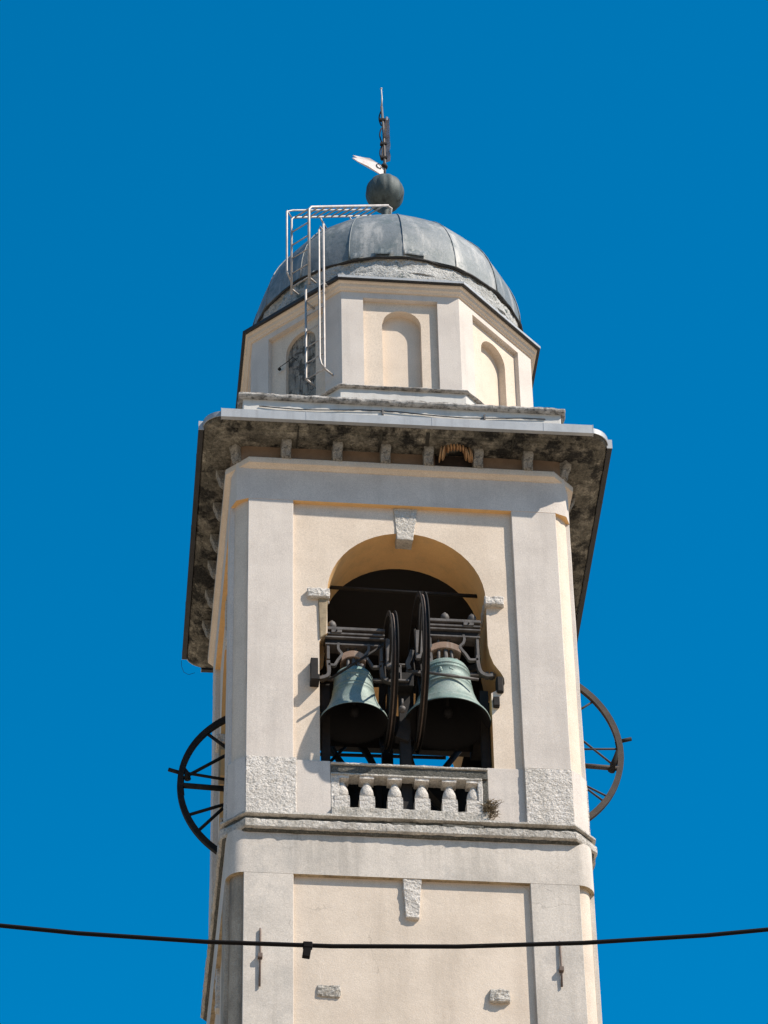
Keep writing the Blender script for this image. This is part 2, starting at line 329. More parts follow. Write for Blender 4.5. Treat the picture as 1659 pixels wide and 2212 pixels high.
# rounded corner blocks of the pedestal
for sx, sy in ((1, 1), (-1, 1), (-1, -1), (1, -1)):
    prof = [(sx * 2.252, sy * 2.252)] + [(sx * (2.252 + .232 * math.cos(a)), sy * (2.252 + .232 * math.sin(a))) for a in [0, math.pi / 4, math.pi / 2]]
    prof[2] = (sx * (2.252 + .137), sy * (2.252 + .137))
    b = MB(); b.loft([[(x, y, z) for x, y in prof] for z in (PED[0] + .002, PED[1])], caps=(True, True))
    obj('pedestal_corner', b, 'stucco_grey', T)
# --- frieze and upper moulding
soffit(obj('belfry_frieze', moulding([(2.40, -1.985), (2.49, -1.985), (2.49, -1.05), (2.42, -1.05)], n=2), 'stucco_grey', T, autosmooth=True), 'stucco_ochre_bounce')  # ochre underside holds warm bounce light in its colour; the plaster is cream
obj('frieze_moulding', moulding([(2.48, -1.41), (2.505, -1.405), (2.53, -1.375), (2.555, -1.36), (2.572, -1.355), (2.578, -1.27), (2.57, -1.252), (2.485, -1.25)], n=1), 'stucco_cream', T, autosmooth=True)
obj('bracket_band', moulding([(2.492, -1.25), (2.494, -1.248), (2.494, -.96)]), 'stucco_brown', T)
# --- arch dressings
ks = obj('arch_keystone', MB().prism([(-.128, -1.99), (.232, -1.985), (.145, -2.585), (-.085, -2.575)], -2.432, -2.20), 'granite_worn', T, bevel=.008, sub=.06, rough=.010, rscale=10, seed=3); rot4(ks, T)
ib = MB().box(-1.392, -1.075, -2.475, -2.30, -3.75, -3.59); io = obj('impost_stone', ib, 'granite', T, bevel=.012, sub=.05, rough=.016, rscale=12, seed=4); rot4(io, T)
ib = MB().box(1.150, 1.43, -2.49, -1.9, -3.755, -3.60); io = obj('impost_stone', ib, 'granite', T, bevel=.014, sub=.05, rough=.018, rscale=12, seed=5); rot4(io, T)
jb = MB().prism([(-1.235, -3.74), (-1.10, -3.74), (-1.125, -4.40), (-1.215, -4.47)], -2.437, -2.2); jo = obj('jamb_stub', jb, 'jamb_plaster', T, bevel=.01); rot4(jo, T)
tb = MB().tube([(-1.09, -2.0, -3.185), (1.165, -2.0, -3.225)], .028, 8); rot4(obj('tie_bar', tb, 'iron_black', T), T)
# --- balustrades
bal_prof = [(.070, -7.222), (.078, -7.212), (.094, -7.185), (.098, -7.145), (.088, -7.075), (.066, -7.01), (.048, -6.97), (.046, -6.955), (.055, -6.945), (.078, -6.93), (.09, -6.922)]
def balustrade(k):
    e = bpy.data.objects.new('balustrade', None); C.objects.link(e); e.parent = T; e.rotation_euler = (0, 0, k * math.pi / 2)
    if k == 0:
        obj('rail', MB().box(-1.083, 1.083, -2.485, -2.26, -6.85, -6.695), 'granite_mossy', e, bevel=.008, sub=.08, rough=.006, rscale=10)
        obj('rail_edge', MB().box(-1.083, 1.083, -2.51, -2.23, -6.715, -6.678), 'granite_worn', e, bevel=.008, sub=.06, rough=.006, rscale=14, seed=2)
        obj('rail_edge', MB().box(-1.083, 1.0, -2.495, -2.27, -6.882, -6.846), 'granite_worn', e, bevel=.008, sub=.06, rough=.006, rscale=14, seed=3)
        obj('base_slab', MB().box(-1.085, 1.085, -2.525, -2.20, -7.592, -7.435), 'granite_worn', e, bevel=.012, sub=.07, rough=.011, rscale=9, seed=4)
        obj('end_post', MB().box(-1.083, -.965, -2.478, -2.25, -7.45, -6.87), 'granite', e, bevel=.008, sub=.07, rough=.006)
        obj('end_post', MB().box(.94, 1.005, -2.486, -2.25, -7.45, -6.87), 'granite', e, bevel=.008, sub=.07, rough=.008)
        obj('frame_edge', MB().box(1.003, 1.083, -2.455, -2.25, -7.45, -6.85), 'granite_mossy', e, bevel=.006, sub=.07, rough=.006)
        first = None
        for x in (-.93, -.585, -.2, .172, .55, .885):
            if first is None:
                bb = MB().box(-.105, .105, -.105, .105, -7.44, -7.22); bb.lathe(bal_prof, n=20); bb.box(-.10, .10, -.10, .10, -6.924, -6.878)
                first = obj('baluster', bb, 'granite', e, rough=.005, rscale=14, sub=.05); first.location = (x, -2.382, 0)
                for p_ in first.data.polygons: p_.use_smooth = True
                first.data.set_sharp_from_angle(angle=R_(35))
            else: share(first, e, (x, -2.382, 0), random.uniform(-.03, .03))
    return e
B0 = balustrade(0)
for k in (1, 2, 3):
    e = balustrade(k)
    for ch in B0.children:
        c = ch.copy(); C.objects.link(c); c.parent = e
# --- cornice
DX = .05
def ring_c(h, z, r): return rr(h, r, z, 7, DX, -.012)
b = MB(); b.loft([ring_c(2.46, -.985, .22), ring_c(2.56, -.985, .26), ring_c(2.80, -.985, .3), ring_c(2.84, -.975, .3), ring_c(2.845, -.95, .3), ring_c(2.91, -.945, .3), ring_c(2.925, -.92, .3), ring_c(2.965, -.905, .3), ring_c(2.985, -.87, .3), ring_c(2.985, -.80, .3)])
obj('cornice', b, 'cornice_stone', T, sub=.12, rough=.010, rscale=5, autosmooth=True)
b = MB(); b.loft([ring_c(2.99, -.86, .3), ring_c(3.0, -.86, .3), ring_c(3.0, -.765, .3), ring_c(2.97, -.755, .3), ring_c(2.36, -.60, .1)])
obj('cornice_flashing', b, 'zinc', T, autosmooth=True)
for k in range(4):
    Rm = Matrix.Rotation(k * math.pi / 2, 3, 'Z')
    b = MB(); prof = [(-3.055, -.915), (-3.055, -.757), (-3.045, -.752), (-3.04, -.757), (-3.04, -.90), (-2.985, -.90), (-2.985, -.915)]
    b.prism_x(prof, -2.735 - .0, 2.735)
    o = obj('gutter', b, 'zinc' if k in (0,) else 'zinc_dark', T); o.rotation_euler = (0, 0, k * math.pi / 2); o.location = (DX, -.012, 0)  # same zinc all round; side gutters have shade painted in as near-black
    for ye in (-2.742, 2.735):
        ge = MB().box(ye, ye + .007, -3.058, -2.975, -.918, -.75); o2 = obj('gutter_end', ge, 'zinc', T); o2.rotation_euler = (0, 0, k * math.pi / 2); o2.location = (DX, -.012, 0)
    for xj in (-1.5, .35, 2.0):
        jb = MB().box(xj, xj + .012, -3.059, -3.03, -.918, -.752); j = obj('gutter_joint', jb, 'zinc' if k == 0 else 'zinc_dark', T); j.rotation_euler = (0, 0, k * math.pi / 2); j.location = (DX, -.012, 0)  # joints follow their gutter: side ones darkened to stand for shade
for x, w_ in ((-.33, .022), (.36, .030), (1.62, .012), (-1.55, .012)):        # joints between the cornice slabs, black with damp
    jb = MB().prism_x([(-2.52, -.995), (-2.80, -.997), (-2.86, -.985), (-2.945, -.955), (-2.945, -.94), (-2.80, -.98), (-2.52, -.98)], x - w_, x + w_ * .8); obj('slab_joint', jb, 'damp_black', T, sub=.05, rough=.006, rscale=14)
def warp(o):                                            # the cornice is not quite square to the tower and splays towards the back on the right
    M = Matrix.Translation(o.location) @ Matrix.Rotation(o.rotation_euler.z, 4, 'Z'); Mi = M.inverted()
    for v in o.data.vertices:
        p = M @ v.co; x, y = p.x, p.y
        p.x = x + .0077 * y + .022 + (.017 * (y + 3.06) * min(1, x / 2.5) if x > 0 else 0); p.y = y - .0077 * x
        v.co = Mi @ p
for o in list(C.objects):
    if o.name.split('.')[0] in ('cornice', 'cornice_flashing', 'gutter', 'gutter_end', 'gutter_joint'): warp(o)
br = None
for k in range(4):
    Rm = Matrix.Rotation(k * math.pi / 2, 3, 'Z')
    for x in (-1.71, -.955, -.245, .39, 1.125, 1.865):
        if br is None:
            bb = MB().prism_x([(-2.48, -1.27), (-2.585, -1.27), (-2.62, -1.24), (-2.65, -1.15), (-2.69, -1.06), (-2.70, -.98), (-2.48, -.98)], -.072, .072)
            br = obj('bracket', bb, 'bracket_stone', T, bevel=.012, sub=.06, rough=.012, rscale=9); br.location = Rm @ Vector((x, 0, 0))
        else: share(br, T, Rm @ Vector((x, 0, 0)), k * math.pi / 2)
for a in (45, 135, 225, 315):
    c = share(br, T, (0, 0, 0), R_(a)); c.location = Matrix.Rotation(R_(a), 3, 'Z') @ Vector((0, -.83, 0))
# --- attic
AX, AY = .05, 0
def sq(h, z, r=.02): return rr(h, r, z, 2, AX, AY)
b = MB(); b.loft([sq(2.39, -.70), sq(2.39, .04)]); obj('attic_wall', b, 'attic_render', T)
b = MB(); b.loft([sq(2.36, .045), sq(2.455, .052), sq(2.467, .075), sq(2.458, .115), sq(2.40, .125), sq(2.0, .30)])
obj('attic_coping', b, 'coping_slate', T, sub=.07, rough=.016, rscale=7, autosmooth=True)
cb = MB().tube([(-2.1 + 4.3 * i / 14, -2.405 - .006 * (i % 2), -.10 - .03 * math.sin(i * .8)) for i in range(15)], .008, 5)
obj('conductor_wire', cb, 'iron_black', T)
for x in (-.25, 1.28): obj('conductor_clip', MB().box(x - .012, x + .012, -2.43, -2.385, -.16, -.05), 'iron_grey', T)
# --- octagonal drum
OX, OY = .08, 0
t8 = math.tan(math.pi / 8)
def octa(ap, z):
    r = ap / math.cos(math.pi / 8)
    return [(OX + r * math.cos(-math.pi / 8 * 5 + k * math.pi / 4), OY + r * math.sin(-math.pi / 8 * 5 + k * math.pi / 4), z) for k in range(8)]
b = MB(); b.loft([octa(2.29, -.1), octa(2.29, .455)]); obj('plinth_wall', b, 'attic_render', T)
b = MB(); b.loft([octa(2.25, .455), octa(2.335, .462), octa(2.347, .48), octa(2.33, .505), octa(2.12, .585)])
obj('plinth_coping', b, 'coping_slate', T, sub=.08, rough=.012, rscale=8, autosmooth=True)
for k in range(8):
    Rm = Matrix.Rotation(k * math.pi / 4, 4, 'Z'); Mx = Matrix.Translation((OX, OY, 0)) @ Rm
    fw = 2.2 * t8
    def put(o): o.matrix_local = Mx
    # recessed panel wall with niche
    hw, zt, zs = .30, 2.275, 1.975
    hole = [(-hw + .02, .45)] + [(-hw + .02, zs)] + [(.02 + hw * math.cos(math.pi * (1 - i / 12)), zs + hw * math.sin(math.pi * (1 - i / 12))) for i in range(1, 12)] + [(hw + .02, zs), (hw + .02, .45)]
    b = MB(); b.add([(x, -2.12, z) for x, z in [(-fw + .02, .45)] + hole + [(fw - .02, .45), (fw - .02, 2.6), (-fw + .02, 2.6)]], [list(range(len(hole) + 4))])
    put(obj('drum_panel', b, 'stucco_cream', T))
    b = MB(); b.loft([[(x, -2.12, z) for x, z in hole], [(x, -1.985, z) for x, z in hole]], closed=False)
    if k != 7: b.add([(x, -1.985, z) for x, z in hole], [list(range(len(hole)))])
    put(obj('drum_niche', b, 'stucco_cream', T, autosmooth=True))
    if k == 7:
        b = MB(); b.add([(x, -2.06, z) for x, z in hole], [list(range(len(hole)))]); put(obj('niche_infill', b, 'niche_board', T))
        lb = MB().tube([(-.36, -2.19, 1.72), (-.2, -2.19, 1.74), (-.1, -2.17, 1.8), (-.05, -2.13, 1.72)], .006, 6); lb.ball((-.37, -2.17, 1.71), .028, 8, 6); put(obj('niche_latch', lb, 'iron_black', T))
    for s in (-1, 1):
        # pilaster half on this face: cut at the octagon mitre
        x1 = .575; zi0, zi1 = .45, 2.44
        poly = [(s * x1, -2.2), (s * 2.2 * t8, -2.2), (s * 2.11 * t8, -2.11), (s * x1, -2.11)]
        if s < 0: poly = poly[::-1]
        b = MB(); b.loft([[(x, y, z) for x, y in poly] for z in (zi0, zi1)], caps=(True, True)); put(obj('drum_pilaster', b, 'stucco_grey', T))
    poly = [(-2.2 * t8, -2.2), (2.2 * t8, -2.2), (2.11 * t8, -2.11), (-2.11 * t8, -2.11)]
    b = MB(); b.loft([[(x, y, z) for x, y in poly] for z in (2.44, 2.63)], caps=(True, True)); put(obj('drum_frieze', b, 'stucco_grey', T))
b = MB(); b.loft([octa(2.15, 2.555), octa(2.225, 2.56), octa(2.24, 2.59), octa(2.265, 2.61), octa(2.275, 2.66), octa(2.30, 2.675), octa(2.305, 2.70)]); obj('drum_cornice', b, 'stucco_cream', T)
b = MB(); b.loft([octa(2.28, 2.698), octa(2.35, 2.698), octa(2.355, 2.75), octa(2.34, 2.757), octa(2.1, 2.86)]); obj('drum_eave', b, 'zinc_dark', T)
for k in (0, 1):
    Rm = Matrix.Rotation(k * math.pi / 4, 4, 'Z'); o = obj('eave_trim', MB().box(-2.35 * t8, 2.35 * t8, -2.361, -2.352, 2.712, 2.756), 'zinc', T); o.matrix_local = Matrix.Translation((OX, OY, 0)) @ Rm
# --- dome
DCX, DCY, DR, DZ, DH = .115, 0, 2.20, 3.40, 2.2
def circ(r, z, n=96, jit=0, sd=0):
    out = []
    for k in range(n):
        a = 2 * math.pi * k / n; j = jit * noise.noise(Vector((math.cos(a) * 4 + sd, math.sin(a) * 4, z * 3)))
        out.append((DCX + (r + j) * math.cos(a), DCY + (r + j) * math.sin(a), z + j * .6))
    return out
b = MB(); b.loft([circ(2.195, 2.76), circ(2.195, 3.02, jit=.03), circ(2.185, 3.06, jit=.03)])
obj('dome_apron', b, 'mortar_rough', T, sub=.07, rough=.016, rscale=8, autosmooth=True)
b = MB(); b.loft([circ(2.15, 3.02), circ(2.175, 3.04, jit=.06, sd=2), circ(2.165, 3.2, jit=.05, sd=1), circ(2.15, 3.36, jit=.05, sd=3), circ(2.12, 3.55)])
obj('dome_apron', b, 'mortar_rough', T, sub=.06, rough=.03, rscale=6, seed=4, autosmooth=True)
NG = 16
def dome_pt(a, t, off=0.):
    ph = t * math.pi / 2
    r = DR * math.cos(ph) + off; z = DZ + DH * math.sin(ph)
    return Vector((DCX + r * math.cos(a), DCY + r * math.sin(a), z))
for g_ in range(NG):
    a0 = -math.pi / 2 + (g_ - .0) * 2 * math.pi / NG + .02; a1 = a0 + 2 * math.pi / NG
    rows = []
    for j in range(15):
        t = j / 14 * .985; row = []
        A, Bq = dome_pt(a0, t), dome_pt(a1, t)
        for i in range(7):
            u = i / 6; chord = A.lerp(Bq, u); arc = dome_pt(a0 + (a1 - a0) * u, t)
            pnt = chord.lerp(arc, .45); nv = noise.noise(pnt * 1.7) * .012 + noise.noise(pnt * 5 + Vector((g_, 0, 0))) * .004
            d = (pnt - Vector((DCX, DCY, DZ - .5))).normalized(); row.append(pnt + d * nv)
        rows.append(row)
    b = MB(); b.loft([[tuple(v) for v in r] for r in rows], closed=False, smooth=True)
    low = rows[0]; lip = [tuple(v + Vector(((v.x - DCX) * .012, (v.y - DCY) * .012, -.03 + .012 * noise.noise(v * 6)))) for v in low]; inn = [tuple(v + Vector((-(v.x - DCX) * .02, -(v.y - DCY) * .02, -.03))) for v in low]
    b.loft([[tuple(v) for v in low], lip, inn], closed=False)
    obj('roof_sheet', b, 'dome_lead', T)
    sm = MB().tube([tuple(dome_pt(a0, j / 16 * .96, .006)) for j in range(17)], .009, 6); obj('roof_seam', sm, 'dome_lead', T)
b = MB(); ring = []
for k in range(160):
    a = 2 * math.pi * k / 160; j = noise.noise(Vector((math.cos(a) * 9, math.sin(a) * 9, 1)))
    ring.append(Vector((DCX + (DR - .015 + .018 * j) * math.cos(a), DCY + (DR - .015 + .018 * j) * math.sin(a), DZ - .035 + .015 * j)))
b.tube(ring + [ring[0]], .022, 6); obj('sheet_lip', b, 'zinc_dark', T)
for a, t, wd in ((-97, .01, .28), (-84, .012, .35), (-40, .45, .3), (-12, .22, .3), (-108, .0, .2)):      # lifted sheet ends
    b = MB(); rows = []
    for j in range(3): rows.append([tuple(dome_pt(R_(a) + (i / 6 - .5) * wd / DR, t + j * .016, .022 - j * .008 + .016 * noise.noise(Vector((i * 1.7, j, a))))) for i in range(7)])
    b.loft(rows, closed=False); rows2 = [[tuple(Vector(v) * 1 + Vector((0, 0, -.018))) for v in r] for r in rows]; b.loft(rows2, closed=False)
    obj('lifted_flap', b, 'dome_lead', T)
# neck and ball finial
NX = .13
b = MB().lathe([(.22, 5.45), (.22, 5.68), (.13, 5.76), (.075, 5.95), (.06, 6.5), (.09, 6.62), (.10, 6.70)], (NX, 0, 0), 24); obj('finial_neck', b, 'copper_dark', T)
b = MB(); rings = []
for i in range(17):
    ph = math.pi * i / 16; rings.append([])
    for k in range(64):
        a = 2 * math.pi * k / 64; r = .325 * max(math.sin(ph), .02) * (1 - .05 * abs(math.cos(a * 6)) ** 5)
        rings[-1].append((NX + r * math.cos(a), r * math.sin(a), 6.995 - .352 * math.cos(ph)))
b.loft(rings, caps=(True, True), smooth=True); obj('finial_ball', b, 'copper_dark', T)
# thin wire at the back left corner of the cornice
b = MB().tube([(-2.97, 2.80, -.90), (-2.96, 2.88, -.96), (-2.92, 2.97, -1.0), (-2.84, 3.03, -1.0), (-2.74, 3.05, -.94)], .0035, 5); obj('loose_wire', b, 'iron_black', T)

# ------------------------------------------------------------------ weather vane
V = thing('weather_vane', 'white swallow-tailed weather vane on the iron cross and rod above the dome ball', 'weather vane', (NX, 0, Z0 + 7.35))
def vobj(n_, mb, m_, **k): return obj(n_, mb, m_, V, **k)
vobj('rod', MB().tube([(0, 0, -.02), (.012, 0, .32), (.005, 0, 1.1), (-.02, 0, 1.75)], .022, 8), 'iron_grey')
vobj('collar', MB().lathe([(.02, .24), (.055, .255), (.062, .29), (.045, .33), (.02, .345)], n=16), 'iron_black')
vobj('rod_tip', MB().tube([(-.02, 0, 1.70), (-.012, 0, 1.95), (-.018, 0, 2.19)], .016, 8, r2=.01).ball((-.018, 0, 2.2), .02, 8, 6), 'steel_galv')
b = MB(); cp = []
for i in range(24):
    z = .42 + i * 1.02 / 23; cp.append((z, .045 + .05 * noise.noise(Vector((z * 7, 0, 3))), -.01 + .02 * noise.noise(Vector((z * 9, 2, 3)))))
b.loft([[(lo + .0, .03, z), (.085 + hi * .4, -.04, z), (.085 + hi * .4, -.01, z), (lo + .0, .05, z)] for z, hi, lo in cp], caps=(True, True)); vobj('cross_shaft', b, 'cross_iron')
vobj('cross_arm', MB().box(.0, .035, -.42, .42, .98, 1.07), 'cross_iron', bevel=.006)
for zz, sg in ((.45, 1), (.85, -1), (1.3, 1)):
    b = MB().tube([(-.03 - .035 * math.sin(u * 3.1), .02 * sg, zz + .35 * u) for u in [i / 10 for i in range(11)]], .012, 6); vobj('scroll', b, 'iron_black')
for zz in (.50, .83, 1.42): vobj('scroll_clip', MB().box(-.06, .05, -.03, .03, zz - .02, zz + .02), 'iron_black')
# pennant: vertical plate reaching out to the left and a little forward
dirv = Vector((-.92, -.40, 0)).normalized()
out = [(.0, -.14), (.08, -.115), (.30, .0), (.54, .09), (.60, .13), (.50, .145), (.62, .19), (.40, .205), (.24, .20), (.10, .14), (.0, .10)]
out = [(.0, -.14), (.10, -.13), (.32, -.06), (.50, .0), (.585, .055), (.50, .075), (.575, .12), (.42, .12), (.28, .14), (.13, .10), (.0, .09)]
pv = [];
for yo in (-.008, .008):
    for u, z in out: pv.append(tuple(dirv * u + Vector((.4, -.92, 0)) * (yo + .03 * math.sin(u * 7)) + Vector((-.01, 0, .24 + z - .06))))
n_ = len(out); b = MB(); b.add(pv, [list(range(n_)), list(range(2 * n_ - 1, n_ - 1, -1))] + [(i, (i + 1) % n_, (i + 1) % n_ + n_, i + n_) for i in range(n_)]); vobj('pennant', b, 'vane_white')
cc = dirv * .10 + Vector((-.01, 0, .22)) + Vector((.01, -.035, 0)); b = MB().tube([tuple(cc + dirv * .05 * math.cos(a) + Vector((0, 0, .05 * math.sin(a)))) for a in [2 * math.pi * i / 14 for i in range(15)]], .007, 5); vobj('pennant_ring', b, 'iron_black')

# ------------------------------------------------------------------ ladders
L1 = thing('access_ladder', 'steel wall ladder with handrail fixed to the left face of the drum', 'ladder', (-1.2, -2.1, Z0 + .9), 'ladders on the dome')
LO = Vector((-1.2, -2.1, .9))
def lt(par, o0, name, pts, r, n=8): return obj(name, MB().tube([tuple(Vector(p) - o0) for p in pts], r, n), 'steel_galv', par)
inn = Vector((.7071, .7071, 0)); tan = Vector((.7071, -.7071, 0))
bl = Vector((-1.359, -1.955, .90)); brr = Vector((-1.10, -2.214, .90))
lt(L1, LO, 'stringer', [bl + Vector((0, 0, 1.97)), bl + Vector((0, 0, .03)), bl], .018)
lt(L1, LO, 'stringer', [brr + Vector((0, 0, 3.08)), brr + Vector((0, 0, .03)), brr], .018)
ho = -inn * .045 - tan * .055
lt(L1, LO, 'handrail', [brr + Vector((0, 0, 2.92)), brr + ho * .7 + Vector((0, 0, 3.02)), brr + ho + Vector((0, 0, 2.94)), brr + ho + Vector((0, 0, .22)), brr + ho * .7 + Vector((0, 0, .1)), brr + Vector((0, 0, .02))], .017)
for z in (0, .33, .655, .985, 1.31, 1.64): lt(L1, LO, 'rung', [bl + Vector((0, 0, z)), brr + Vector((0, 0, z))], .011, 6)
for P_, z in ((bl, 0), (bl, 1.62), (brr, .0), (brr, 1.80)): lt(L1, LO, 'standoff', [P_ + Vector((0, 0, z)), P_ + inn * .21 + Vector((0, 0, z))], .017, 8)
L2 = thing('access_ladder', 'upper steel ladder bent over the lead dome up to the ball', 'ladder', (-1.44, -1.88, Z0 + 2.87), 'ladders on the dome')
LO2 = Vector((-1.44, -1.88, 2.87))
ul = Vector((-1.565, -1.749, 2.865)); ur = Vector((-1.309, -2.005, 2.865)); top = 4.55
eR = Vector((.06, -1.06, 5.64)); eL = eR + (ul - ur)
zz = lambda v, z: Vector((v.x, v.y, z))
lt(L2, LO2, 'stringer', [ul, zz(ul, top - .04), zz(ul, top) + (eL - zz(ul, top)).normalized() * .05, eL], .018)
lt(L2, LO2, 'stringer', [ur, zz(ur, top - .05), zz(ur, top) + (eR - zz(ur, top)).normalized() * .06, eR], .023)
lt(L2, LO2, 'stringer_end', [eR - Vector((.04, 0, 0)), eR + Vector((.05, .02, -.04)), eR + Vector((.02, .15, -.20))], .026)
ou = -inn * .115 + Vector((0, 0, .03))
lt(L2, LO2, 'handrail', [zz(ul, 3.13), zz(ul, 3.24) + ou, zz(ul, top + .02) + ou, zz(ul, top + .16) + ou * .8 + inn * .12, eL + Vector((0, 0, .14))], .016)
for z in (4.22, 3.93, 3.64, 3.31, 3.02): lt(L2, LO2, 'rung', [zz(ul, z), zz(ur, z)], .012, 6)
for i in range(11):
    u = (i + .4) / 11; lt(L2, LO2, 'rung', [zz(ul, top).lerp(eL, u), zz(ur, top).lerp(eR, u)], .013, 6)
for P_ in (zz(ul, 2.98), zz(ur, 3.0)): lt(L2, LO2, 'standoff', [P_, P_ + inn * .16], .016, 6)
lt(L2, LO2, 'corner_tie', [zz(ul, top), zz(ul, top + .05) + ou], .012, 6)
for u in (.35, .72): lt(L2, LO2, 'standoff', [zz(ul, top).lerp(eL, u) + Vector((0, 0, 0)), zz(ul, top).lerp(eL, u) + Vector((.12, .14, -.12))], .014, 6)

# ------------------------------------------------------------------ bells
def wheel_mesh(parent, c, R, width, axis, struts, m_='iron_black', mr='iron_rust', rim=.035, channel=True, spoke_r=.018, thick=None):
    wh = bpy.data.objects.new('wheel', None); C.objects.link(wh); wh.parent = parent; wh.location = c
    if channel:
        prof = [(R - .075, -width / 2), (R, -width / 2), (R, -width / 2 + .014), (R - .05, -width / 2 + .02), (R - .05, width / 2 - .02), (R, width / 2 - .014), (R, width / 2), (R - .075, width / 2), (R - .075, -width / 2)]
        obj('rim', MB().lathe(prof, n=96, axis=axis, smooth=False), m_, wh)
        obj('rope', MB().lathe([(R - .045 + .012 * math.cos(q), .012 * math.sin(q)) for q in [2 * math.pi * i / 8 for i in range(9)]], n=72, axis=axis), mr, wh)
    else:
        prof = [(R - rim, -width / 2), (R, -width / 2), (R, width / 2), (R - rim, width / 2), (R - rim, -width / 2)]
        obj('rim', MB().lathe(prof, n=96, axis=axis, smooth=False), m_, wh)
    for (r0, a0, r1, a1, rad) in struts:
        p0 = (r0 * math.cos(a0), r0 * math.sin(a0)); p1 = (r1 * math.cos(a1), r1 * math.sin(a1))
        q = lambda p: (0, p[0], p[1]) if axis == 'x' else (p[0], 0, p[1])
        obj('spoke', MB().tube([q(p0), q(p1)], rad, 6), m_, wh)
    return wh
def bell_prof(Rl, zl, zt):
    H = zt - zl; rs = Rl * .545
    pr_ = [(.02, zt + .02), (rs * .72, zt + .012), (rs * .92, zt - .02), (rs * 1.0, zt - .07), (rs * 1.025, zt - H * .11), (rs * 1.045, zt - H * .115), (rs * 1.045, zt - H * .125), (rs * 1.03, zt - H * .13), (rs * 1.035, zt - H * .17), (rs * 1.055, zt - H * .175), (rs * 1.055, zt - H * .185), (rs * 1.04, zt - H * .19),
          (rs * 1.10, zt - H * .36), (rs * 1.12, zt - H * .365), (rs * 1.12, zt - H * .375), (rs * 1.105, zt - H * .38), (rs * 1.13, zt - H * .43), (rs * 1.15, zt - H * .435), (rs * 1.15, zt - H * .445), (rs * 1.14, zt - H * .45), (rs * 1.24, zt - H * .58), (rs * 1.355, zt - H * .70), (rs * 1.50, zt - H * .80), (rs * 1.515, zt - H * .805), (rs * 1.53, zt - H * .82), (rs * 1.54, zt - H * .83), (rs * 1.665, zt - H * .91), (Rl * .985, zl + .035), (Rl, zl + .012), (Rl * .995, zl)]
    inner = [(Rl * .95, zl + .005), (Rl * .86, zl + H * .1), (rs * 1.2, zt - H * .6), (rs * 1.0, zt - H * .3), (rs * .85, zt - .1), (.02, zt - .08)]
    return pr_, inner
